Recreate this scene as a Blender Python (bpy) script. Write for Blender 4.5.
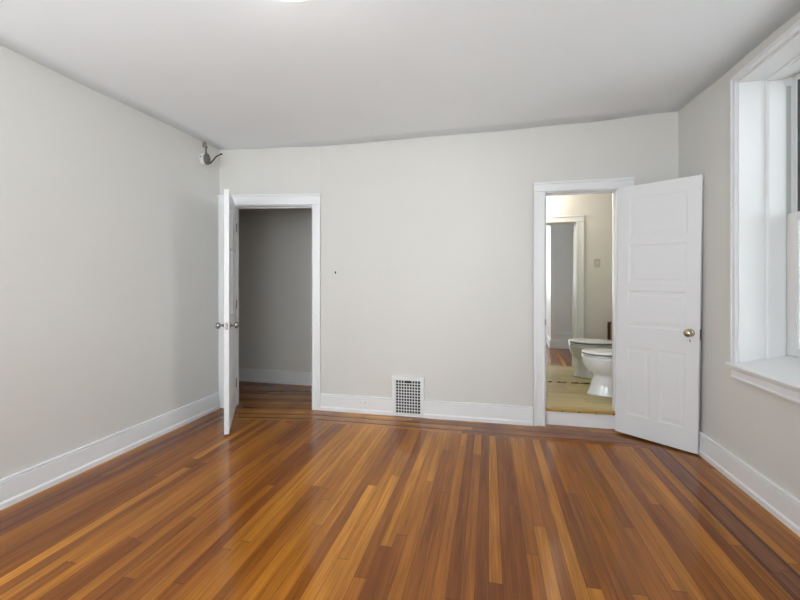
import bpy, bmesh, math, random
from mathutils import Vector, Matrix
random.seed(7)
S = bpy.context.scene
C = S.collection
for o in list(bpy.data.objects): bpy.data.objects.remove(o)

# ---------------------------------------------------------------- camera
YAW = math.atan(.222)
EYE = 1.27
cam = bpy.data.cameras.new('camera'); co = bpy.data.objects.new('camera', cam); C.objects.link(co)
cam.sensor_width = 36; cam.lens = 18.0; cam.shift_y = -0.02; cam.clip_start = .02
co.location = (0, 0, EYE); co.rotation_euler = (math.pi/2, 0, YAW)
S.camera = co

# ---------------------------------------------------------------- world, light, exposure
S.view_settings.view_transform = 'Standard'; S.view_settings.look = 'None'
S.view_settings.gamma = 1; S.view_settings.use_curve_mapping = False
S.view_settings.exposure = -0.48
w = bpy.data.worlds.new('sky'); S.world = w; w.use_nodes = True
bg = w.node_tree.nodes['Background']; bg.inputs[0].default_value = (.94, .97, 1, 1); bg.inputs[1].default_value = 9.5

def area(name, loc, rot, sx, sy, power, col):
    l = bpy.data.lights.new(name, 'AREA'); l.shape = 'RECTANGLE'; l.size = sx; l.size_y = sy
    l.energy = power; l.color = col
    o = bpy.data.objects.new(name, l); C.objects.link(o); o.location = loc; o.rotation_euler = rot
    return o
# daylight from the unseen rear windows, area lamps tilted up to brighten the ceiling
area('daylight', (-1.80, -1.48, 1.30), (math.radians(163), 0, 0), 1.1, 1.2, 70, (.85, .94, 1))
area('daylight', (-.30, -1.48, 1.30), (math.radians(163), 0, 0), 1.1, 1.2, 70, (.85, .94, 1))

# ---------------------------------------------------------------- materials
def mat(name, col, rough=.5, metal=0, coat=0, coat_rough=.1, emis=None, es=0, spec=.5):
    m = bpy.data.materials.new(name); m.use_nodes = True
    p = m.node_tree.nodes['Principled BSDF']
    p.inputs['Base Color'].default_value = (*col, 1); p.inputs['Roughness'].default_value = rough
    p.inputs['Metallic'].default_value = metal; p.inputs['Coat Weight'].default_value = coat
    p.inputs['Coat Roughness'].default_value = coat_rough
    p.inputs['Specular IOR Level'].default_value = spec
    if emis: p.inputs['Emission Color'].default_value = (*emis, 1); p.inputs['Emission Strength'].default_value = es
    return m
class NT:
    def __init__(s, m): s.t = m.node_tree; s.p = s.t.nodes['Principled BSDF']
    def n(s, kind, **kw):
        n = s.t.nodes.new('ShaderNode' + kind)
        for k, v in kw.items(): setattr(n, k, v)
        return n
    def plug(s, sock, v):
        if hasattr(v, 'links') or isinstance(v, bpy.types.NodeSocket): s.t.links.new(v, sock)
        else: sock.default_value = v
    def m(s, op, a, b=0.0, c=0.0):
        n = s.n('Math', operation=op); s.plug(n.inputs[0], a); s.plug(n.inputs[1], b); s.plug(n.inputs[2], c)
        return n.outputs[0]
    def xyz(s, x, y, z):
        n = s.n('CombineXYZ'); s.plug(n.inputs[0], x); s.plug(n.inputs[1], y); s.plug(n.inputs[2], z); return n.outputs[0]
    def mixf(s, f, a, b):
        n = s.n('Mix', data_type='FLOAT'); s.plug(n.inputs[0], f); s.plug(n.inputs[2], a); s.plug(n.inputs[3], b); return n.outputs[0]
    def mixc(s, f, a, b, bt='MIX'):
        n = s.n('Mix', data_type='RGBA', blend_type=bt); s.plug(n.inputs[0], f); s.plug(n.inputs[6], a); s.plug(n.inputs[7], b); return n.outputs[2]
    def noise(s, vec, scale, detail=3, rough=.5):
        n = s.n('TexNoise'); s.plug(n.inputs['Vector'], vec); n.inputs['Scale'].default_value = scale
        n.inputs['Detail'].default_value = detail; n.inputs['Roughness'].default_value = rough; return n.outputs[0]
    def bump(s, h, strength, dist):
        n = s.n('Bump'); s.plug(n.inputs['Height'], h); n.inputs['Strength'].default_value = strength; n.inputs['Distance'].default_value = dist
        s.t.links.new(n.outputs[0], s.p.inputs['Normal']); return n
def painted(name, col, rough, var=.03, bs=.25, scale=30, dist=.002):
    m = mat(name, col, rough); q = NT(m)
    g = q.n('TexCoord').outputs['Object']
    f = q.noise(g, 1.7, 4)
    d = tuple(c*(1-var) for c in col)
    q.t.links.new(q.mixc(f, (*d, 1), (*[min(1, c*(1+var)) for c in col], 1)), q.p.inputs['Base Color'])
    q.bump(q.noise(g, scale, 4), bs, dist)
    return m
M = {}
M['wall'] = painted('wall_paint', (.695, .684, .65), .62)
M['hall'] = painted('hall_paint', (.74, .725, .68), .62)
M['ceil'] = painted('ceiling_paint', (.89, .93, .96), .7, scale=18)
M['trim'] = painted('trim_paint', (.83, .838, .848), .32, .012, .15, 12, .0015)
M['door'] = painted('door_paint', (.77, .778, .79), .38, .012, .2, 14, .0015)
M['bath'] = painted('bath_paint', (.77, .745, .71), .55)
M['white'] = mat('white_plastic', (.80, .80, .79), .4)
M['porcelain'] = mat('porcelain', (.80, .82, .83), .12, coat=.6, coat_rough=.05)
M['seat'] = mat('seat_plastic', (.82, .83, .83), .22)
M['chrome'] = mat('chrome', (.42, .42, .42), .2, 1)
M['nickel'] = mat('nickel', (.45, .43, .39), .26, 1)
M['brass'] = mat('antique_brass', (.50, .46, .34), .2, 1)
M['dark'] = mat('dark_gap', (.012, .012, .012), .8)
M['iron'] = mat('dark_iron', (.05, .045, .04), .45, .6)
M['greymetal'] = mat('grey_metal', (.16, .15, .135), .5, .3)
M['mirror'] = mat('mirror_silver', (.90, .92, .89), .015, 1)
M['wear'] = mat('desilvered_edge', (.06, .035, .02), .7)
M['lamp'] = mat('lamp_diffuser', (.9, .9, .9), .5, emis=(1, .97, .92), es=9)
M['lamp2'] = mat('warm_lamp_diffuser', (.9, .9, .9), .5, emis=(1, .86, .64), es=9)
M['gasket'] = mat('weather_strip', (.04, .045, .045), .6)
M['siding'] = mat('pale_siding', (.66, .68, .69), .7)
M['slate'] = mat('dark_slate', (.014, .016, .017), .8, spec=.1)
M['ground'] = mat('bounce_ground', (.62, .63, .62), .9)  # unseen ground, paled to throw light up onto the bedroom ceiling

def wood_simple(name, a, b, sc=(2, 60, 60), rough=.35):
    m = mat(name, a, rough, coat=.3); q = NT(m)
    g = q.n('TexCoord').outputs['Object']; mp = q.n('Mapping'); q.t.links.new(g, mp.inputs[0]); mp.inputs['Scale'].default_value = sc
    q.t.links.new(q.mixc(q.noise(mp.outputs[0], 1, 4), (*a, 1), (*b, 1)), q.p.inputs['Base Color'])
    return m
M['nosing'] = wood_simple('threshold_oak', (.36, .20, .05), (.62, .42, .13))
M['darkwood'] = wood_simple('dark_walnut', (.07, .028, .012), (.14, .06, .025), (60, 60, 3))

# glass: plain reflect / pass mix
m = bpy.data.materials.new('window_glass'); m.use_nodes = True; t = m.node_tree; t.nodes.clear()
out = t.nodes.new('ShaderNodeOutputMaterial'); mx = t.nodes.new('ShaderNodeMixShader'); fr = t.nodes.new('ShaderNodeFresnel'); fr.inputs[0].default_value = 1.45
tr = t.nodes.new('ShaderNodeBsdfTransparent'); tr.inputs[0].default_value = (.93, .96, .95, 1); gl = t.nodes.new('ShaderNodeBsdfGlossy'); gl.inputs['Roughness'].default_value = .02
t.links.new(fr.outputs[0], mx.inputs[0]); t.links.new(tr.outputs[0], mx.inputs[1]); t.links.new(gl.outputs[0], mx.inputs[2]); t.links.new(mx.outputs[0], out.inputs[0])
M['glass'] = m

# room plan (metres; x along the back wall, y away from the camera)
UL, UR, VB = -2.70, 1.55, 3.775
BU, BV = -1.66, 3.775          # where the back wall bends
CU, CV = -2.70, 3.61          # back left corner
VR = -1.60                     # wall behind the camera
WT = .13

def floor_material():
    m = mat('oak_strip_floor', (.4, .2, .06), .3, coat=0, spec=.27); q = NT(m)
    g = q.n('TexCoord').outputs['Object']; sp = q.n('SeparateXYZ'); q.t.links.new(g, sp.inputs[0])
    u, v = sp.outputs[0], sp.outputs[1]
    k = (BV-CV)/(BU-CU)
    vb = q.m('ADD', VB, q.m('MULTIPLY', k, q.m('MINIMUM', q.m('SUBTRACT', u, BU), 0)))
    dB = q.m('SUBTRACT', vb, v); dL = q.m('SUBTRACT', u, UL); dR = q.m('SUBTRACT', UR, u)
    dS = q.m('MINIMUM', dL, dR); d = q.m('MINIMUM', dS, dB)
    isB = q.m('LESS_THAN', dB, dS)
    isR = q.m('MULTIPLY', q.m('LESS_THAN', dR, dL), q.m('SUBTRACT', 1, isB)); isL = q.m('MULTIPLY', q.m('SUBTRACT', 1, isR), q.m('SUBTRACT', 1, isB))
    border = q.m('LESS_THAN', d, q.m('ADD', q.m('MULTIPLY', isB, .345), q.m('ADD', q.m('MULTIPLY', isR, .348), q.m('MULTIPLY', isL, .256))))
    swap = q.m('MULTIPLY', isB, border)
    a0 = q.mixf(border, u, q.m('ADD', d, 31.0)); al = q.mixf(swap, v, u)
    W = .0572
    aw = q.m('DIVIDE', a0, W); col = q.m('FLOOR', aw); fx = q.m('FRACT', aw)
    wn1 = q.n('TexWhiteNoise', noise_dimensions='1D'); q.plug(wn1.inputs['W'], col)
    ly = q.m('ADD', q.m('DIVIDE', al, 2.3), q.m('MULTIPLY', wn1.outputs[0], 9.0)); row = q.m('FLOOR', ly); fy = q.m('FRACT', ly)
    wn = q.n('TexWhiteNoise', noise_dimensions='3D'); q.plug(wn.inputs['Vector'], q.xyz(col, row, 3.3))
    r = wn.outputs[0]
    low = q.noise(q.xyz(q.m('MULTIPLY', u, 2.6), q.m('MULTIPLY', v, .34), 1.4), 1.0, 2)
    rr = q.m('ADD', q.m('MULTIPLY', r, .58), q.m('MULTIPLY', q.m('SUBTRACT', low, .26), 1.15))
    cr = q.n('ValToRGB'); q.plug(cr.inputs[0], rr); e = cr.color_ramp.elements
    e[0].position = 0; e[0].color = (.14, .040, .007, 1); e[1].position = 1; e[1].color = (.62, .255, .036, 1)
    for p, c in ((.3, (.21, .064, .011, 1)), (.55, (.29, .098, .015, 1)), (.8, (.41, .155, .020, 1))):
        x = cr.color_ramp.elements.new(p); x.color = c
    off = q.m('MULTIPLY', r, 37.0)
    grain = q.noise(q.xyz(q.m('MULTIPLY', a0, 130.0), q.m('ADD', q.m('MULTIPLY', al, 3.2), off), off), 1.0, 4, .6)
    grain2 = q.noise(q.xyz(q.m('MULTIPLY', a0, 34.0), q.m('ADD', q.m('MULTIPLY', al, 1.6), off), off), 1.0, 3, .6)
    g1 = q.m('ADD', q.m('MULTIPLY', grain, 1.25), q.m('MULTIPLY', grain2, 1.15))
    val = q.m('MAXIMUM', .15, q.m('ADD', -.12, q.m('MULTIPLY', g1, .92)))
    c1 = q.mixc(1.0, cr.outputs[0], q.xyz(val, val, val), 'MULTIPLY')
    # walnut inlay lines in the border
    def band(a, b): return q.m('MULTIPLY', q.m('GREATER_THAN', d, a), q.m('LESS_THAN', d, b))
    wal = q.m('MULTIPLY', isL, q.m('MAXIMUM', band(.164, .180), band(.240, .256)))
    wal = q.m('MAXIMUM', wal, q.m('MULTIPLY', isB, q.m('MAXIMUM', band(.158, .174), band(.268, .286))))
    wal = q.m('MAXIMUM', wal, q.m('MULTIPLY', isR, q.m('MAXIMUM', band(.225, .245), band(.328, .348))))
    mid = q.m('MULTIPLY', isR, band(.245, .328))
    c1 = q.mixc(q.m('MULTIPLY', mid, .85), c1, q.mixc(1.0, (.19, .072, .034, 1), q.xyz(val, val, val), 'MULTIPLY'))
    c2 = q.mixc(wal, c1, q.mixc(1.0, (.11, .042, .02, 1), q.xyz(val, val, val), 'MULTIPLY'))
    ed = q.m('MINIMUM', fx, q.m('SUBTRACT', 1, fx)); ey = q.m('MINIMUM', fy, q.m('SUBTRACT', 1, fy))
    gap = q.m('MAXIMUM', q.m('LESS_THAN', ed, .018), q.m('LESS_THAN', ey, .0009))
    c3 = q.mixc(q.m('MULTIPLY', gap, .62), c2, (.03, .012, .006, 1))
    q.t.links.new(c3, q.p.inputs['Base Color'])
    wv = q.noise(g, 5.0, 1, .5)
    h = q.m('ADD', q.m('MULTIPLY', wv, 1.0), q.m('ADD', q.m('MULTIPLY', gap, -.25), q.m('MULTIPLY', r, .35)))
    q.bump(h, .2, .004)
    q.t.links.new(q.m('ADD', .08, q.m('MULTIPLY', wv, .10)), q.p.inputs['Roughness'])
    return m
M['floor'] = floor_material()

def bath_floor_material():
    m = mat('bath_plank_tile', (.5, .42, .25), .45, coat=0); q = NT(m)
    g = q.n('TexCoord').outputs['Object']; sp = q.n('SeparateXYZ'); q.t.links.new(g, sp.inputs[0])
    u, v = sp.outputs[0], sp.outputs[1]
    aw = q.m('DIVIDE', v, .15); col = q.m('FLOOR', aw); fx = q.m('FRACT', aw)
    ly = q.m('ADD', q.m('DIVIDE', u, .9), q.m('MULTIPLY', col, .37)); row = q.m('FLOOR', ly); fy = q.m('FRACT', ly)
    wn = q.n('TexWhiteNoise', noise_dimensions='3D'); q.plug(wn.inputs['Vector'], q.xyz(col, row, 1.7))
    grain = q.noise(q.xyz(q.m('MULTIPLY', u, 3.0), q.m('MULTIPLY', v, 45.0), q.m('MULTIPLY', wn.outputs[0], 20.0)), 1, 4)
    cr = q.n('ValToRGB'); q.plug(cr.inputs[0], q.m('ADD', q.m('MULTIPLY', wn.outputs[0], .45), q.m('MULTIPLY', grain, .55)))
    e = cr.color_ramp.elements; e[0].position = .2; e[0].color = (.31, .24, .10, 1); e[1].position = .8; e[1].color = (.66, .53, .26, 1)
    gap = q.m('MAXIMUM', q.m('LESS_THAN', fx, .02), q.m('LESS_THAN', fy, .004))
    q.t.links.new(q.mixc(q.m('MULTIPLY', gap, .6), cr.outputs[0], (.10, .08, .05, 1)), q.p.inputs['Base Color'])
    return m
M['bathfloor'] = bath_floor_material()

# ---------------------------------------------------------------- mesh helpers
def ob(name, bm, m, parent=None, bevel=0, smooth=False, seg=2, auto=True):
    me = bpy.data.meshes.new(name); bmesh.ops.recalc_face_normals(bm, faces=bm.faces); bm.to_mesh(me); bm.free()
    ms = m if isinstance(m, (list, tuple)) else [m]
    for x in ms: me.materials.append(x)
    o = bpy.data.objects.new(name, me); C.objects.link(o)
    if parent: o.parent = parent
    if smooth:
        for p in me.polygons: p.use_smooth = True
    if bevel:
        b = o.modifiers.new('bevel', 'BEVEL'); b.width = bevel; b.segments = seg; b.limit_method = 'ANGLE'; b.angle_limit = math.radians(40)
    return o
def BM(): return bmesh.new()
def box(bm, x0, x1, y0, y1, z0, z1, mi=0):
    vs = [bm.verts.new((x, y, z)) for x in (x0, x1) for y in (y0, y1) for z in (z0, z1)]
    for f in ((0, 1, 3, 2), (4, 6, 7, 5), (0, 4, 5, 1), (2, 3, 7, 6), (0, 2, 6, 4), (1, 5, 7, 3)):
        bm.faces.new([vs[i] for i in f]).material_index = mi
    return bm
def prism(bm, pts, y0, y1, axis='y'):
    """extrude a 2D polygon; axis y: pts are (x,z); axis x: pts are (y,z); axis z: pts are (x,y)"""
    def P(a, b, t): return {'y': (a, t, b), 'x': (t, a, b), 'z': (a, b, t)}[axis]
    A = [bm.verts.new(P(a, b, y0)) for a, b in pts]; B = [bm.verts.new(P(a, b, y1)) for a, b in pts]
    bm.faces.new(A); bm.faces.new(B[::-1]); n = len(pts)
    for i in range(n): bm.faces.new((A[i], A[(i+1) % n], B[(i+1) % n], B[i]))
    return bm
def lathe(bm, prof, axis='y', org=(0, 0, 0), n=24):
    """prof: (t, r) pairs along the axis"""
    o = Vector(org); rings = []
    for t, r in prof:
        ring = []
        for i in range(n):
            a = 2*math.pi*i/n; c, s = r*math.cos(a), r*math.sin(a)
            p = {'x': (t, c, s), 'y': (c, t, s), 'z': (c, s, t)}[axis]
            ring.append(bm.verts.new(o+Vector(p)))
        rings.append(ring)
    for A, B in zip(rings, rings[1:]):
        for i in range(n): bm.faces.new((A[i], A[(i+1) % n], B[(i+1) % n], B[i]))
    bm.faces.new(rings[0]); bm.faces.new(rings[-1][::-1])
    return bm
def tube(bm, pts, rad, n=10):
    P = [Vector(p) for p in pts]; rings = []
    for i, p in enumerate(P):
        d = (P[min(i+1, len(P)-1)]-P[max(i-1, 0)]).normalized()
        a = d.cross(Vector((.13, .2, .97))).normalized(); b = d.cross(a)
        r = rad[i] if isinstance(rad, (list, tuple)) else rad
        rings.append([bm.verts.new(p+a*r*math.cos(2*math.pi*k/n)+b*r*math.sin(2*math.pi*k/n)) for k in range(n)])
    for A, B in zip(rings, rings[1:]):
        for i in range(n): bm.faces.new((A[i], A[(i+1) % n], B[(i+1) % n], B[i]))
    bm.faces.new(rings[0]); bm.faces.new(rings[-1][::-1])
    return bm
def empty(name, loc=(0, 0, 0), rz=0, parent=None):
    o = bpy.data.objects.new(name, None); C.objects.link(o); o.location = loc; o.rotation_euler.z = rz
    o.empty_display_size = .1
    if parent: o.parent = parent
    return o
def tag(o, label=None, cat=None, group=None, kind=None):
    if label: o['label'] = label
    if cat: o['category'] = cat
    if group: o['group'] = group
    if kind: o['kind'] = kind
    return o
def st(o, label, cat): return tag(o, label, cat, kind='structure')

# ---------------------------------------------------------------- setting: floor and ceiling
bm = BM(); box(bm, UL-1.6, UR+.005, VR-.005, 4.69, -.06, 0)
st(ob('floor', bm, M['floor']), 'glossy golden brown oak strip floor with dark inlaid border lines', 'floor')

CZ = [(-2.68, 3.6, 1.377), (-1.66, 3.775, 1.392), (0, 3.775, 1.400), (.8, 3.775, 1.415), (1.55, 3.775, 1.447), (1.55, 2.9, 1.41), (1.55, 2.2, 1.385), (-2.68, 1.75, 1.356), (-2.68, 0, 1.36), (1.55, 0, 1.37), (-.6, 1.6, 1.385), (-.6, -1.6, 1.37)]
def ceil_z(u, v):
    n = dd = 0
    for a, b, z in CZ:
        wgt = 1/((a-u)**2+(b-v)**2+.05)**1.5; n += wgt*z; dd += wgt
    return EYE+n/dd
bm = BM(); NU, NV = 24, 28; gr = []
for i in range(NU+1):
    row = []
    for j in range(NV+1):
        u = UL-.01+(UR-UL+.02)*i/NU; v = VR-.01+(3.79-VR+.01)*j/NV
        row.append(bm.verts.new((u, v, ceil_z(u, v))))
    gr.append(row)
for i in range(NU):
    for j in range(NV): bm.faces.new((gr[i][j], gr[i+1][j], gr[i+1][j+1], gr[i][j+1]))
ext = bmesh.ops.extrude_face_region(bm, geom=list(bm.faces))
for v_ in [g for g in ext['geom'] if isinstance(g, bmesh.types.BMVert)]: v_.co.z = 2.95
st(ob('ceiling', bm, M['ceil'], smooth=False), 'flat white painted plaster ceiling of the bedroom', 'ceiling')
for p in bpy.data.objects['ceiling'].data.polygons: p.use_smooth = abs(p.normal.z) > .9

# ---------------------------------------------------------------- walls
WZ = 2.95
D2L, D2R, D2H = .4906, 1.085, 2.09         # bathroom doorway
bm = BM()
box(bm, BU, D2L, VB, VB+WT, 0, WZ); box(bm, D2R, 1.70, VB, VB+WT, 0, WZ); box(bm, D2L, D2R, VB, VB+WT, D2H, WZ)
st(ob('wall_back', bm, M['wall']), 'off white back wall between the two doorways, floor grille at its foot', 'wall')
bm = BM(); box(bm, UL-WT, UL, VR-WT, CV+.02, 0, WZ)
st(ob('wall_left', bm, M['wall']), 'long plain off white wall on the left', 'wall')
# slanting wall piece with the hall doorway, in its own frame: x along, y into the hall
SL = math.hypot(BU-CU, BV-CV); SA = math.atan2(BV-CV, BU-CU)
D1L, D1R, D1H = .136, .968, 2.07
bm = BM(); box(bm, -.14, D1L, 0, WT, 0, WZ); box(bm, D1R, SL, 0, WT, 0, WZ); box(bm, D1L, D1R, 0, WT, D1H, WZ)
wbl = ob('wall_back_left', bm, M['wall']); wbl.location = (CU, CV, 0); wbl.rotation_euler.z = SA
st(wbl, 'short off white wall around the dark hall doorway on the left', 'wall')
# right wall with window opening
WV0, WV1, WS, WH = 1.85, 2.95, .764, 2.556
RT = .36
bm = BM(); box(bm, UR, UR+RT, VR-WT, WV0, 0, WZ); box(bm, UR, UR+RT, WV1, VB, 0, WZ)
box(bm, UR, UR+RT, WV0, WV1, 0, WS-.03); box(bm, UR, UR+RT, WV0, WV1, WH, WZ)
st(ob('wall_right', bm, M['wall']), 'off white wall on the right holding the tall window', 'wall')
# wall behind the camera with two windows
bm = BM(); xs = [UL, -2.4, -1.2, -.9, .3, UR+RT]
box(bm, xs[0], xs[1], VR-WT, VR, 0, WZ); box(bm, xs[2], xs[3], VR-WT, VR, 0, WZ); box(bm, xs[4], xs[5], VR-WT, VR, 0, WZ)
for a, b in ((xs[1], xs[2]), (xs[3], xs[4])): box(bm, a, b, VR-WT, VR, 0, .8); box(bm, a, b, VR-WT, VR, 2.5, WZ)
st(ob('wall_front', bm, M['wall']), 'off white wall opposite the doorways, with two windows', 'wall')
# panelled jut on the right, seen in the mirror
JU, JV = 1.00, 1.20
bm = BM(); box(bm, JU, UR, VR, JV, 0, 2.62)
j = st(ob('wall_jut', bm, M['trim']), 'white panelled wall jut reflected deep in the bathroom mirror', 'wall')
bm = BM()
x0, x1, z0, z1 = JU+.05, UR-.03, .27, 2.3
for a in ((x0, x1, z0, z0+.02), (x0, x1, z1, z1+.02), (x0, x0+.02, z0, z1), (x1-.02, x1, z0, z1)): box(bm, a[0], a[1], JV, JV+.014, a[2], a[3])
ob('panel_moulding', bm, M['trim'], j, .003)

# hall
bm = BM(); box(bm, -4.3, -.9, 4.67, 4.8, 0, 2.75)
st(ob('wall_hall', bm, M['hall']), 'grey shaded hall wall seen through the left doorway', 'wall')
bm = BM(); box(bm, -4.3, -4.2, 3.5, 4.67, 0, 2.75); st(ob('wall_hall_left', bm, M['hall']), 'end wall of the hall hidden behind the open left door', 'wall')
bm = BM(); box(bm, -1.0, -.9, VB+WT, 4.67, 0, 2.75); st(ob('wall_hall_right', bm, M['hall']), 'end wall of the hall hidden right of the left doorway', 'wall')
bm = BM(); box(bm, -4.3, UL-WT, 3.45, 3.5, 0, 2.75); st(ob('wall_hall_near', bm, M['hall']), 'hall wall hidden behind the long left wall', 'wall')
bm = BM(); prism(bm, [(-4.3, 3.45), (CU-WT, 3.5), (CU-.12, CV+WT), (BU-.02, BV+WT), (-.9, BV+WT), (-.9, 4.8), (-4.3, 4.8)], 2.6, 2.7, 'z')
st(ob('ceiling_hall', bm, M['ceil']), 'dim ceiling of the hall behind the left doorway', 'ceiling')

# bathroom
BZ = .155; BW1 = 4.80; BUR = 1.70
bm = BM(); box(bm, -.1, BUR, VB+.06, BW1+.035, BZ-.04, BZ)
st(ob('floor_bathroom', bm, M['bathfloor']), 'beige wood-look plank floor of the raised bathroom', 'floor')
bm = BM(); box(bm, -.1, BUR+.1, BW1+.035, BW1+.12, 0, 2.75); st(ob('wall_bathroom', bm, M['bath']), 'cream bathroom wall hidden behind the tall mirror', 'wall')
bm = BM(); box(bm, BUR, BUR+.1, VB, BW1+.035, 0, 2.75); st(ob('wall_bathroom_right', bm, M['bath']), 'cream bathroom wall behind the toilet tank', 'wall')
bm = BM(); box(bm, -.2, -.1, VB+WT, BW1+.12, 0, 2.75); st(ob('wall_bathroom_left', bm, M['bath']), 'cream bathroom wall hidden left of the doorway', 'wall')
bm = BM(); box(bm, -.1, D2L-.0, VB+WT, VB+WT+.006, BZ, 2.6); box(bm, D2R, BUR, VB+WT, VB+WT+.006, BZ, 2.6); box(bm, D2L, D2R, VB+WT, VB+WT+.006, D2H, 2.6)
st(ob('wall_bathroom_near', bm, M['bath']), 'warm cream wall around the doorway as reflected in the mirror', 'wall')
bm = BM(); box(bm, -.1, BUR, VB+WT, BW1+.035, 2.6, 2.7); st(ob('ceiling_bathroom', bm, M['ceil']), 'ceiling of the small bathroom above the toilet', 'ceiling')

# ---------------------------------------------------------------- baseboards
BH = .165
PROF = [(0, 0), (.026, 0), (.026, .030), (.019, .042), (.018, .147), (.012, .149), (.012, .154), (.018, .156), (.018, BH-.003), (.015, BH), (0, BH)]
def baseboard(name, L, loc, rz, label, gaps=None):
    """runs along local +x, sticks out to local -y"""
    bm = BM()
    for a, b in (gaps or [(0, L)]): prism(bm, [(-p, z) for p, z in PROF], a, b, 'x')
    o = ob(name, bm, M['trim']); o.location = loc; o.rotation_euler.z = rz
    return st(o, label, 'baseboard')
GR0, GR1 = -.911, -.600       # the register sits in the board here (world x)
baseboard('baseboard_back', 1, (0, VB, 0), 0, 'white baseboard along the back wall, broken by the grille', [(BU+.005, GR0+.004), (GR1-.004, D2L-.105)])
baseboard('baseboard_left', CV-VR-.03, (UL, CV-.022, 0), -math.pi/2, 'white baseboard running along the long left wall', None)
bb = bpy.data.objects['baseboard_left']; bb.rotation_euler.z = math.pi/2; bb.location = (UL, VR, 0)
baseboard('baseboard_right', VB-JV, (UR, VB, 0), -math.pi/2, 'white baseboard along the right wall under the window')
baseboard('baseboard_back_right', .3, (D2R+.135, VB, 0), 0, 'short white baseboard hidden behind the open panelled door', [(0, UR-.03-D2R-.135)])
baseboard('baseboard_hall', 3.2, (-4.2, 4.67, 0), 0, 'shaded baseboard at the back of the hall')
baseboard('baseboard_jut', UR-JU-.03, (UR-.03, JV, 0), math.pi, 'white baseboard reflected in the mirror at the panelled jut')
baseboard('baseboard_jut_side', JV-VR, (JU, JV, 0), -math.pi/2, 'white baseboard on the side of the panelled jut')

# fix orientation: local +x run, board must stick into the room
bb.location = (UL, VR, 0)

# ---------------------------------------------------------------- door frames
def casing_set(root, L, R, H, wl, wr, wt, y0, side=-1, z0=0, both=True):
    """casing around an opening in local frame (x along wall); side -1 = towards the bedroom"""
    t1, t2 = .016*side, .027*side
    def piece(nm, x0, x1, za, zb, vert, outer):
        bm = BM(); box(bm, x0, x1, min(y0, y0+t1), max(y0, y0+t1), za, zb)
        bw = .022
        if vert:
            if outer > 0: box(bm, x1-bw, x1, min(y0, y0+t2), max(y0, y0+t2), za, zb)
            else: box(bm, x0, x0+bw, min(y0, y0+t2), max(y0, y0+t2), za, zb)
            xi = (x0+.004, x0+.016) if outer > 0 else (x1-.016, x1-.004)
            box(bm, xi[0], xi[1], min(y0, y0+t1*1.3), max(y0, y0+t1*1.3), za, zb)
        else:
            box(bm, x0, x1, min(y0, y0+t2), max(y0, y0+t2), zb-bw, zb)
            box(bm, x0, x1, min(y0, y0+t1*1.3), max(y0, y0+t1*1.3), za+.004, za+.016)
        ob(nm, bm, M['trim'], root, .003)
    piece('side_casing', L-wl, L, z0, H, True, -1)
    piece('side_casing', R, R+wr, z0, H, True, 1)
    piece('head_casing', L-wl, R+wr, H, H+wt, False, 1)
def jambs(root, L, R, H, d, z0=0):
    bm = BM(); box(bm, L, L+.006, 0, d, z0, H); box(bm, L+.006, L+.018, .05, .075, z0, H-.012); ob('jamb', bm, M['trim'], root, .001)
    bm = BM(); box(bm, R-.006, R, 0, d, z0, H); box(bm, R-.018, R-.006, .05, .075, z0, H-.012); ob('jamb', bm, M['trim'], root, .001)
    bm = BM(); box(bm, L+.006, R-.006, 0, d, H-.006, H); box(bm, L+.006, R-.006, .05, .075, H-.018, H-.006); ob('head_jamb', bm, M['trim'], root, .001)
f1 = empty('trim_1', (CU, CV, 0), SA)
st(f1, 'white wooden frame around the dark hall doorway on the left', 'door frame')
casing_set(f1, D1L, D1R, D1H, .165, .085, .11, 0)
jambs(f1, D1L, D1R, D1H, WT)
bm = BM(); box(bm, D1R-.008, D1R-.005, .012, .04, .90, .965); ob('strike_plate', bm, M['nickel'], f1)
f2 = empty('trim_2', (0, VB, 0), 0)
st(f2, 'white wooden frame around the bathroom doorway on the right', 'door frame')
casing_set(f2, D2L, D2R, D2H, .10, .125, .09, 0)
casing_set(f2, D2L, D2R, D2H, .09, .09, .09, WT+.006, side=1, z0=BZ)
jambs(f2, D2L, D2R, D2H, WT+.006, .0)
bm = BM(); box(bm, D2L+.0055, D2L+.009, .012, .04, .90, .965); box(bm, D2L-.006, D2L+.009, -.020, .012, .905, .955); ob('strike_plate', bm, M['nickel'], f2, .001)
for z in (.42, 1.70):
    bm = BM(); box(bm, D2R-.009, D2R-.0055, .003, .04, z, z+.09); ob('hinge', bm, M['trim'], f2)
# riser and threshold of the bathroom
bm = BM(); box(bm, D2L+.006, D2R-.006, VB+.045, VB+.06, 0, BZ-.032)
st(ob('trim_3', bm, M['trim'], bevel=.002), 'white painted riser of the step up into the bathroom', 'step riser')
bm = BM(); box(bm, D2L+.006, D2R-.006, VB+.028, VB+.075, BZ-.030, BZ+.004)
st(ob('trim_4', bm, M['nosing'], bevel=.006), 'worn golden oak nosing along the bathroom step', 'threshold')
tn = bpy.data.objects['trim_4']
for k in range(4):
    x = D2L+.15+k*.14; bm = BM(); lathe(bm, [(0, .007), (.003, .0065), (.004, .002)], 'y', (x, VB+.024, BZ-.022), 10); ob('nail_head', bm, M['wear'], tn)

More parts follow.
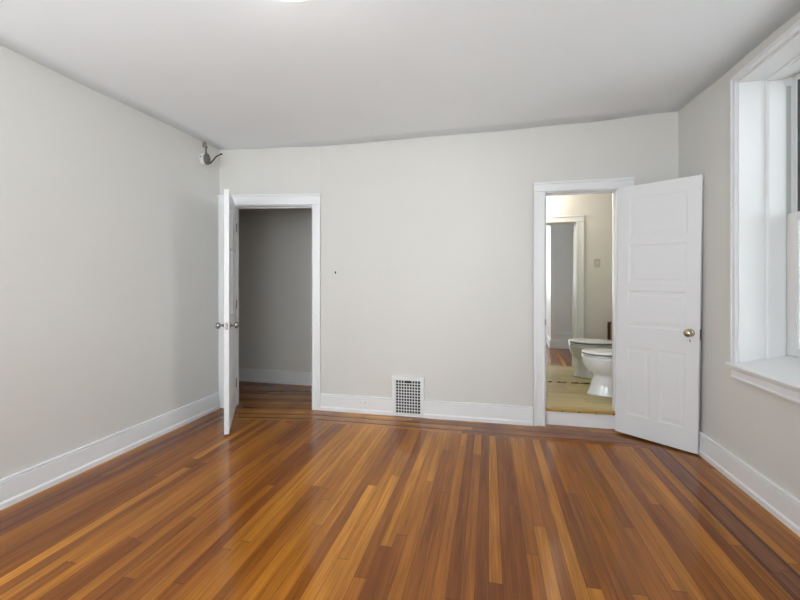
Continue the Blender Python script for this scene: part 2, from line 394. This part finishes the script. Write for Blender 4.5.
# ---------------------------------------------------------------- door leaves
def leaf_mesh(L, H, T, panels, rec=.006):
    """local: x 0..L from hinge, y -T/2..T/2, z 0..H, recessed panels on both faces (grid of cells)"""
    bm = BM()
    xs = sorted({0, L} | {p[0] for p in panels} | {p[1] for p in panels})
    zs = sorted({0, H} | {p[2] for p in panels} | {p[3] for p in panels})
    for s in (-1, 1):
        for x0, x1 in zip(xs, xs[1:]):
            for z0, z1 in zip(zs, zs[1:]):
                if any(p[0] <= x0+1e-6 and p[1] >= x1-1e-6 and p[2] <= z0+1e-6 and p[3] >= z1-1e-6 for p in panels): continue
                bm.faces.new([bm.verts.new((a, s*T/2, b)) for a, b in ((x0, z0), (x1, z0), (x1, z1), (x0, z1))])
        for (a, b, c, d) in panels:
            R = [[(a, c), (b, c), (b, d), (a, d)]]
            for q in (.010, .030, .044): R.append([(a+q, c+q), (b-q, c+q), (b-q, d-q), (a+q, d-q)])
            ys = [s*T/2, s*(T/2-rec), s*(T/2-rec), s*(T/2-rec*.35)]
            V = [[bm.verts.new((x, y, z)) for x, z in ring] for ring, y in zip(R, ys)]
            for A, B in zip(V, V[1:]):
                for i in range(4): bm.faces.new((A[i], A[(i+1) % 4], B[(i+1) % 4], B[i]))
            bm.faces.new(V[-1])
    for a, b in (((0, 0), (L, 0)), ((L, 0), (L, H)), ((L, H), (0, H)), ((0, H), (0, 0))):
        bm.faces.new([bm.verts.new(p) for p in ((a[0], -T/2, a[1]), (b[0], -T/2, b[1]), (b[0], T/2, b[1]), (a[0], T/2, a[1]))])
    bmesh.ops.remove_doubles(bm, verts=bm.verts, dist=1e-5)
    return bm
def knob(parent, x, z, s, T, m, r=.028, n=24):
    y = s*T/2
    bm = BM(); lathe(bm, [(y, .031), (y+s*.004, .031), (y+s*.009, .022), (y+s*.012, .012)], 'y', (x, 0, z), n); k = ob('rosette', bm, m, parent, smooth=True)
    bm = BM(); lathe(bm, [(y+s*.010, .010), (y+s*.030, .010), (y+s*.036, .017), (y+s*.044, r), (y+s*.056, r*1.02), (y+s*.066, r*.82), (y+s*.070, r*.4), (y+s*.071, .002)], 'y', (x, 0, z), n)
    ob('knob', bm, m, parent, smooth=True)
# left door: six panels
h1 = Vector((-2.515, 3.610)); e1 = Vector((-2.114, 2.941)); L1 = .785
ang = math.atan2(e1.y-h1.y, e1.x-h1.x)
T = .038
d1 = empty('door_1', (h1.x-.019, h1.y-.0, .018), ang)
st(d1, 'white six-panel door ajar at left, seen nearly edge-on with two metal knobs', 'door')
pn = []
for a, b in ((.10, .355), (.43, .685)):
    pn += [(a, b, .22, .80), (a, b, .98, 1.56), (a, b, 1.67, 1.93)]
lf1 = ob('leaf', leaf_mesh(L1, 2.04, T, pn, .009), M['door'], d1)
for s in (-1, 1): knob(lf1, L1-.065, .902, s, T, M['chrome'])
bm = BM(); box(bm, L1-.0005, L1+.0015, -.012, .012, .872, .932); ob('latch_plate', bm, M['chrome'], lf1)
bm = BM(); box(bm, L1+.001, L1+.011, -.006, .006, .894, .910); ob('latch_bolt', bm, M['nickel'], lf1, .002)
for z in (.2, 1.0, 1.78):
    bm = BM(); lathe(bm, [(z, .006), (z+.09, .006)], 'z', (-.006, .020, 0), 12); ob('hinge', bm, M['iron'], d1)
# right door: three cross panels over two uprights
h2 = Vector((1.062, 3.742)); e2 = Vector((1.508, 3.384))
L2 = .582; ang2 = math.atan2(e2.y-h2.y, e2.x-h2.x)
d2 = empty('door_2', (h2.x, h2.y-.002, .02), ang2)
d2.rotation_euler = (0, math.radians(.85), ang2)
st(d2, 'white panelled bathroom door swung wide open toward the right wall, small brass knob', 'door')
pn = [(.085, L2-.085, 1.63, 1.965), (.085, L2-.085, 1.255, 1.575), (.085, L2-.085, .90, 1.20), (.085, .262, .17, .735), (.315, L2-.085, .17, .735)]
lf2 = ob('leaf', leaf_mesh(L2, 2.062, .036, pn, .0028), M['door'], d2)
kx, kz = L2-.058, .893
bm = BM(); T2 = .036
for s in (-1, 1): knob(lf2, kx, kz, s, T2, M['brass'], .029, 12)
for s in (-1, 1):
    y = s*T2/2
    bm = BM(); lathe(bm, [(y, .004), (y+s*.0012, .0038)], 'y', (kx, 0, kz-.055), 10); box(bm, kx-.0022, kx+.0022, min(y, y+s*.0012), max(y, y+s*.0012), kz-.070, kz-.055)
    ob('keyhole', bm, M['dark'], lf2)
bm = BM(); box(bm, L2-.0005, L2+.0015, -.012, .012, kz-.05, kz+.03); ob('latch_plate', bm, M['iron'], lf2)
for z in (.40, 1.68):
    bm = BM(); lathe(bm, [(z, .006), (z+.09, .006)], 'z', (-.004, .021, 0), 12); ob('hinge', bm, M['iron'], d2)

# ---------------------------------------------------------------- window in the right wall
wn_ = empty('window_1', (UR, WV1, WS), 0)
st(wn_, 'tall white double-hung window in a deep reveal, cut by the right edge', 'window')
def wpart(nm, bm, m, bevel=.002, par=None): 
    for v_ in bm.verts: v_.co -= Vector((UR, WV1, WS))
    return ob(nm, bm, m, par or wn_, bevel)
dU = .245
bm = BM()    # casing round the opening
box(bm, UR-.020, UR, WV1, WV1+.040, WS, WH+.04); box(bm, UR-.020, UR, WV0-.040, WV0, WS, WH+.04); box(bm, UR-.020, UR, WV0, WV1, WH, WH+.04)
box(bm, UR-.028, UR-.02, WV1+.026, WV1+.040, WS, WH+.04); box(bm, UR-.028, UR-.02, WV0-.040, WV0-.026, WS, WH+.04); box(bm, UR-.028, UR-.02, WV0-.026, WV1+.026, WH+.026, WH+.04)
wpart('casing', bm, M['trim'])
bm = BM()    # reveal lining
box(bm, UR-.004, UR+dU+.1, WV1-.010, WV1, WS, WH); box(bm, UR-.004, UR+dU+.1, WV0, WV0+.010, WS, WH); box(bm, UR-.004, UR+dU+.1, WV0+.01, WV1-.01, WH-.010, WH)
wpart('reveal', bm, M['trim'])
bm = BM()    # rounded bead inside the reveal
ua = UR+.150
for vv in (WV1-.012, WV0+.012): lathe(bm, [(WS+.03, .010), (WH-.01, .010)], 'z', (ua, vv, 0), 14)
lathe(bm, [(WV0+.01, .010), (WV1-.01, .010)], 'y', (ua, 0, WH-.012), 14)
box(bm, ua, UR+dU-.01, WV1-.024, WV1-.010, WS+.03, WH-.01); box(bm, ua, UR+dU-.01, WV0+.010, WV0+.024, WS+.03, WH-.01); box(bm, ua, UR+dU-.01, WV0+.024, WV1-.024, WH-.024, WH-.01)
wpart('bead', bm, M['trim'])
bm = BM()    # sloping sill board and nosing
prism(bm, [(UR-.045, WS-.022), (UR-.048, WS-.010), (UR-.042, WS), (UR, WS+.006), (UR+dU, WS+.066), (UR+dU+.1, WS+.070), (UR+dU+.1, WS-.028), (UR-.0, WS-.028)], WV0, WV1)
prism(bm, [(UR-.045, WS-.022), (UR-.048, WS-.010), (UR-.042, WS), (UR, WS+.004), (UR, WS-.024)], WV1, WV1+.055)
prism(bm, [(UR-.045, WS-.022), (UR-.048, WS-.010), (UR-.042, WS), (UR, WS+.004), (UR, WS-.024)], WV0-.055, WV0)
wpart('sill', bm, M['trim'])
bm = BM()    # apron under the sill
prism(bm, [(UR, WS-.024), (UR-.032, WS-.024), (UR-.030, WS-.036), (UR-.018, WS-.044), (UR-.016, WS-.082), (UR-.024, WS-.088), (UR-.022, WS-.098), (UR, WS-.102)], WV0-.045, WV1+.045)
wpart('apron', bm, M['trim'], 0)
MR0, MR1 = 1.665, 1.702
def sash(nm, u0, u1, z0, z1, sw, rb, rt, dv):
    bm = BM(); a, b = WV0+dv, WV1-dv
    box(bm, u0, u1, b-sw, b, z0, z1); box(bm, u0, u1, a, a+sw, z0, z1)
    box(bm, u0, u1, a+sw, b-sw, z0, z0+rb); box(bm, u0, u1, a+sw, b-sw, z1-rt, z1)
    o = wpart(nm, bm, M['white'], .003)
    bm = BM(); uc = (u0+u1)/2
    box(bm, uc-.002, uc+.002, a+sw+.002, b-sw-.002, z0+rb+.002, z1-rt-.002); wpart('pane', bm, M['glass'], 0, o)
    bm = BM(); g = .006   # dark glazing bead
    A, B_, Z0, Z1 = a+sw, b-sw, z0+rb, z1-rt
    for q in ((A, A+g, Z0, Z1), (B_-g, B_, Z0, Z1), (A+g, B_-g, Z0, Z0+g), (A+g, B_-g, Z1-g, Z1)): box(bm, uc-.008, uc+.008, q[0], q[1], q[2], q[3])
    wpart('glazing_bead', bm, M['gasket'] if nm == 'upper_sash' else M['white'], 0, o)
sash('lower_sash', UR+dU+.002, UR+dU+.032, WS+.068, MR1, .089, .05, .036, .011)
sash('upper_sash', UR+dU+.034, UR+dU+.064, MR0, WH-.012, .031, .036, .034, .016)
bm = BM()    # side tracks
for a, b in ((WV1-.021, WV1-.010), (WV0+.010, WV0+.021)): box(bm, UR+dU-.012, UR+dU, a, b, WS+.066, WH-.05)
wpart('track', bm, M['white'])
bm = BM()  # grey strips paint the shade of the empty track above the lower sash
for a, b in ((WV1-.0125, WV1-.0100), (WV0+.0100, WV0+.0125)): box(bm, UR+dU+.003, UR+dU+.030, a, b, MR1+.002, WH-.06)
wpart('groove_shade', bm, mat('groove_shade_grey', (.5, .51, .51), .6), 0)
# the two windows behind the camera
for i, (a, b) in enumerate(((-2.4, -1.2), (-.9, .3))):
    bm = BM(); z0, z1 = .8, 2.5
    for q in ((a, a+.05, z0, z1), (b-.05, b, z0, z1), (a+.05, b-.05, z0, z0+.05), (a+.05, b-.05, z1-.05, z1), (a+.05, b-.05, 1.62, 1.67)): box(bm, q[0], q[1], VR-.09, VR-.05, q[2], q[3])
    o = ob('window_%d' % (i+2), bm, M['trim']); st(o, 'white sash window behind the viewpoint, %s' % ('nearer the left wall' if i == 0 else 'nearer the panelled jut'), 'window')

# ---------------------------------------------------------------- outside
bm = BM(); box(bm, 1.92, 40, -30, 40, -.9, -.8); st(ob('ground', bm, M['ground']), 'unseen yard outside the right window, made pale to bounce light indoors', 'ground')
hs = empty('house', (8.5, 12, -.8)); tag(hs, 'pale neighbouring house with dark upper storey glimpsed through the right window', 'house')
bm = BM(); box(bm, -1, 3, -9, 9, 0, 2.9); ob('wall', bm, M['siding'], hs)
bm = BM(); prism(bm, [(-1.3, 2.9), (-.9, 8.5), (3, 8.5), (3, 2.9)], -9.3, 9.3); ob('roof', bm, M['slate'], hs)

# ---------------------------------------------------------------- wall register
gw, z0g, z1g = GR1-GR0, .003, .378
reg = empty('floor_register', (GR0, VB, 0)); tag(reg, 'white metal heating grille with square holes at the foot of the back wall', 'vent')
hx0, hx1, hz0, hz1 = .038, gw-.036, .033, .345
yf = -.030
bm = BM()
for q in ((0, hx0, z0g, z1g), (hx1, gw, z0g, z1g), (hx0, hx1, z0g, hz0), (hx0, hx1, hz1, z1g)): box(bm, q[0], q[1], yf, 0, q[2], q[3])
bmesh.ops.remove_doubles(bm, verts=bm.verts, dist=1e-5)
ob('frame', bm, M['trim'], reg)
bm = BM(); nx, nz = 9, 11; px, pz = (hx1-hx0)/nx, (hz1-hz0)/nz; t_ = .0065
slot = (3, 6)
for i in range(1, nx):
    x = hx0+i*px; top = hz1 if not slot[0] < i < slot[1] else hz1-pz
    box(bm, x-t_/2, x+t_/2, yf+.003, yf+.010, hz0, top)
for k in range(1, nz):
    z = hz0+k*pz; box(bm, hx0, hx1, yf+.0025, yf+.0105, z-t_/2, z+t_/2)
ob('grating', bm, M['trim'], reg)
bm = BM(); box(bm, hx0, hx1, yf+.018, yf+.028, hz0, hz1); ob('dark_backing', bm, M['dark'], reg)  # black plate paints the darkness of the recess behind the holes
bm = BM(); box(bm, hx0+3.9*px, hx0+4.5*px, yf+.004, yf+.016, hz1-.6*pz, hz1-.4*pz); ob('lever', bm, M['iron'], reg)

# ---------------------------------------------------------------- small wall fittings
def ray(px, py): return Vector(((px-400)/400, 1, (284-py)/400))
def at_v(px, py, v):
    r = ray(px, py); c, s = math.cos(YAW), math.sin(YAW)
    U, V = r.x*c-r.y*s, r.x*s+r.y*c; k = v/V
    return Vector((U*k, v, EYE+r.z*k))
def at_u(px, py, u):
    r = ray(px, py); c, s = math.cos(YAW), math.sin(YAW)
    U, V = r.x*c-r.y*s, r.x*s+r.y*c; k = u/U
    return Vector((u, V*k, EYE+r.z*k))
p = at_v(335.5, 272.5, VB)
scr = empty('wall_anchor', p); tag(scr, 'tiny black hole in a patch plate on the back wall beside the left doorway', 'wall anchor')
bm = BM(); box(bm, -.040, .014, -.0025, 0, -.035, .035); ob('patch', bm, M['wall'], scr, .001)
bm = BM(); lathe(bm, [(-.0035, .003), (-.0035, .0065), (-.0015, .008)], 'y', (0, 0, 0), 12)
for v_ in bm.verts: v_.co.z *= 1.9
ob('hole', bm, M['dark'], scr)
p = at_v(364, 402, VB-.018)
jk = empty('phone_jack', (p.x, VB-.0175, p.z)); tag(jk, 'small painted-over jack on the white baseboard left of the grille', 'socket')
bm = BM(); box(bm, -.034, .034, -.006, 0, -.018, .018); ob('cover', bm, M['trim'], jk, .003)
bm = BM(); lathe(bm, [(-.011, .004), (-.010, .010), (-.006, .012)], 'y', (-.012, 0, 0), 14); ob('port', bm, M['greymetal'] if False else M['trim'], jk)
bm = BM(); box(bm, .012, .016, -.008, -.006, -.008, .008); ob('screw', bm, M['nickel'], jk)

# old metal bracket high on the left wall
p = at_u(203, 159, UL); br = empty('wall_bracket', (UL, p.y, p.z)); tag(br, 'old grey metal wall bracket with a curved arm high near the left corner', 'bracket')
def loc(px, py, y):     # point in bracket space on the depth plane y
    return at_v(px, py, p.y+y)-Vector((UL, p.y, p.z))
bm = BM(); lathe(bm, [(0, .048), (.026, .048), (.030, .044)], 'x', (0, 0, 0), 24)
for v_ in bm.verts: v_.co.z *= 1.15
ob('base_plate', bm, M['white'], br, smooth=False)
bm = BM(); lathe(bm, [(.030, .040), (.032, .050), (.036, .055), (.052, .056), (.060, .048), (.064, .02)], 'x', (0, 0, -.004), 26)
for v_ in bm.verts: v_.co.y *= .66
ob('canopy', bm, M['greymetal'], br, smooth=True)
bm = BM(); lathe(bm, [(-.049, .006), (-.046, .006)], 'y', (.012, 0, .008), 10); ob('screw', bm, M['dark'], br)
bm = BM(); tube(bm, [(.035, 0, .04), (.034, 0, .075), (.032, 0, .115)], [.012, .007, .009], 12); ob('stem', bm, M['greymetal'], br, smooth=True)
bm = BM(); box(bm, 0, .030, -.012, .012, .112, .160); lathe(bm, [(-.014, .012), (.014, .012)], 'y', (.032, 0, .118), 14); ob('top_clip', bm, M['nickel'], br, .002)
bm = BM(); tube(bm, [(.060, .012, -.040), (.085, 0, -.043), (.105, -.002, -.028), (.130, -.004, -.008), (.150, -.006, .010), (.176, -.006, .022), (.202, -.006, .029)], [.009, .007, .0065, .006, .006, .0055, .005], 10)
lathe(bm, [(.196, .004), (.200, .009), (.208, .010), (.215, .004)], 'x', (0, -.006, .031), 12)
ob('arm', bm, M['iron'], br, smooth=True)

# ---------------------------------------------------------------- ceiling light
cl = empty('ceiling_light', (-.868, 1.59, ceil_z(-.868, 1.59))); tag(cl, 'round white flush ceiling light glowing at the top edge', 'light')
bm = BM(); lathe(bm, [(.01, .160), (-.012, .160), (-.016, .150)], 'z', n=48); ob('base', bm, M['white'], cl)
bm = BM(); lathe(bm, [(-.012, .150), (-.038, .150), (-.053, .144), (-.058, .130), (-.060, .05), (-.0605, .005)], 'z', n=48); ob('diffuser', bm, M['lamp'], cl, smooth=True)
l = bpy.data.lights.new('bulb', 'POINT'); l.shadow_soft_size = .13; l.energy = 2; l.color = (.97, .98, 1)
o = bpy.data.objects.new('bulb', l); C.objects.link(o); o.parent = cl; o.location = (0, 0, -.42)
# bathroom light
bl = empty('ceiling_light', (.58, 4.26, 2.6)); tag(bl, 'round warm ceiling light inside the bathroom, out of direct sight', 'light')
bm = BM(); lathe(bm, [(0, .13), (-.015, .13)], 'z', n=32); ob('base', bm, M['white'], bl)
bm = BM(); lathe(bm, [(-.015, .12), (-.05, .115), (-.075, .08), (-.085, .01)], 'z', n=32); ob('diffuser', bm, M['lamp2'], bl, smooth=True)
l = bpy.data.lights.new('bulb', 'POINT'); l.energy = 15; l.color = (1, .92, .83); l.shadow_soft_size = .1
o = bpy.data.objects.new('bulb', l); C.objects.link(o); o.parent = bl; o.location = (0, 0, -.20)

# ---------------------------------------------------------------- bathroom things
MRZ = -math.radians(1.6)
mi = empty('mirror', (.95*(1-math.cos(MRZ)), BW1-.95*math.sin(MRZ), BZ), MRZ); tag(mi, 'large frameless wall mirror reaching the bathroom floor, brown flecks on its bottom edge', 'mirror')
bm = BM(); box(bm, .20, BUR-.01, 0, .008, .001, 2.40); ob('mirror_glass', bm, M['mirror'], mi)
rnd = random.Random(3)
def fleck(u0, u1):
    n = max(3, int((u1-u0)/.008)); up = [(u0+(u1-u0)*i/n, .004+rnd.random()*.015) for i in range(n+1)]
    bm = BM(); prism(bm, [(u0, .001)]+up+[(u1, .001)], -.0015, -.0003); ob('worn_edge', bm, M['wear'], mi)
fleck(.755, .850); fleck(.905, .985); fleck(1.0, 1.16); fleck(.66, .70)

def egg(x0, x1, hw, z, n=36, tail=.5):
    """closed loop, pointed rounder front at x0"""
    pts = []; cx = x0+(x1-x0)*tail
    for i in range(n):
        a = 2*math.pi*i/n; c, s = math.cos(a), math.sin(a)
        x = cx+(x1-cx)*c if c > 0 else cx+(cx-x0)*c
        e = .75 if c > 0 else .95
        y = hw*math.copysign(abs(s)**e, s); pts.append((x, y, z))
    return pts
def loft(bm, loops, cap=True):
    V = [[bm.verts.new(p) for p in l] for l in loops]; n = len(V[0])
    for A, B in zip(V, V[1:]):
        for i in range(n): bm.faces.new((A[i], A[(i+1) % n], B[(i+1) % n], B[i]))
    if cap: bm.faces.new(V[0]); bm.faces.new(V[-1][::-1])
TU, TV = .926, 4.395
to = empty('toilet', (TU, TV, BZ)); tag(to, 'white porcelain toilet with closed lid in the bathroom, half hidden by door', 'toilet')
bm = BM()
loft(bm, [egg(.050, .60, .128, 0), egg(.050, .60, .130, .012), egg(.062, .60, .122, .03), egg(.085, .60, .112, .10), egg(.102, .60, .104, .18),
          egg(.100, .60, .106, .205), egg(.080, .60, .126, .222), egg(.048, .60, .146, .245), egg(.022, .58, .166, .285), egg(.007, .56, .180, .325), egg(.002, .55, .185, .365), egg(.004, .55, .186, .385), egg(.02, .54, .17, .392)])
ob('bowl', bm, M['porcelain'], to, smooth=True)
bm = BM(); loft(bm, [egg(.012, .50, .174, .393), egg(.000, .505, .186, .397), egg(-.002, .505, .188, .402), egg(.010, .50, .178, .406)])
ob('seat', bm, M['seat'], to, smooth=True)
bm = BM(); loft(bm, [egg(.014, .50, .174, .4195), egg(.000, .51, .186, .4225), egg(-.001, .51, .187, .428), egg(.010, .50, .176, .436), egg(.08, .45, .11, .442)])
ob('lid', bm, M['seat'], to, smooth=True)
for s in (-1, 1):
    bm = BM(); lathe(bm, [(s*.06, .012), (s*.095, .012)], 'y', (.515, 0, .412), 14); ob('lid_hinge', bm, M['seat'], to)
bm = BM(); prism(bm, [(.555, .385), (.555, .72), (.765, .72), (.765, .385)], -.21, .21); ob('tank', bm, M['porcelain'], to, .025, seg=4)
bm = BM(); box(bm, .542, .768, -.222, .222, .722, .755); ob('tank_lid', bm, M['porcelain'], to, .010, seg=3)
bm = BM(); box(bm, .48, .60, -.16, .16, .30, .384); ob('tank_shelf', bm, M['porcelain'], to, .03, seg=4)
bm = BM(); lathe(bm, [(.553, .012), (.540, .012)], 'x', (0, -.15, .66), 14); box(bm, .535, .543, -.16, -.08, .650, .665); ob('flush_handle', bm, M['chrome'], to, .002)
for s in (-1, 1):
    bm = BM(); lathe(bm, [(0, .016), (.018, .015), (.026, .006)], 'z', (.28, s*.118, .012), 14); ob('floor_bolt_cap', bm, M['seat'], to, smooth=True)

rk = empty('wall_rack', (1.455, VB+WT+.006, .47)); tag(rk, 'slim dark brown wooden rack on the bathroom wall, reflected above the toilet seat', 'rack')
bm = BM(); box(bm, 0, .035, .0, .018, 0, .31); ob('back_board', bm, M['darkwood'], rk, .002)
for z in (0, .292):
    bm = BM(); box(bm, .0, .035, .018, .07, z, z+.018); ob('bracket', bm, M['darkwood'], rk, .002)
sw = empty('light_switch', (1.335, VB+WT+.006, 1.545)); tag(sw, 'cream light switch beside the doorway, reflected in the bathroom mirror', 'switch')
bm = BM(); box(bm, -.036, .036, 0, .006, -.058, .058); ob('cover_plate', bm, mat('cream_plastic', (.62, .58, .49), .4), sw, .003)
bm = BM(); box(bm, -.005, .005, .006, .018, -.010, .012); ob('toggle', bm, M['white'], sw, .002)
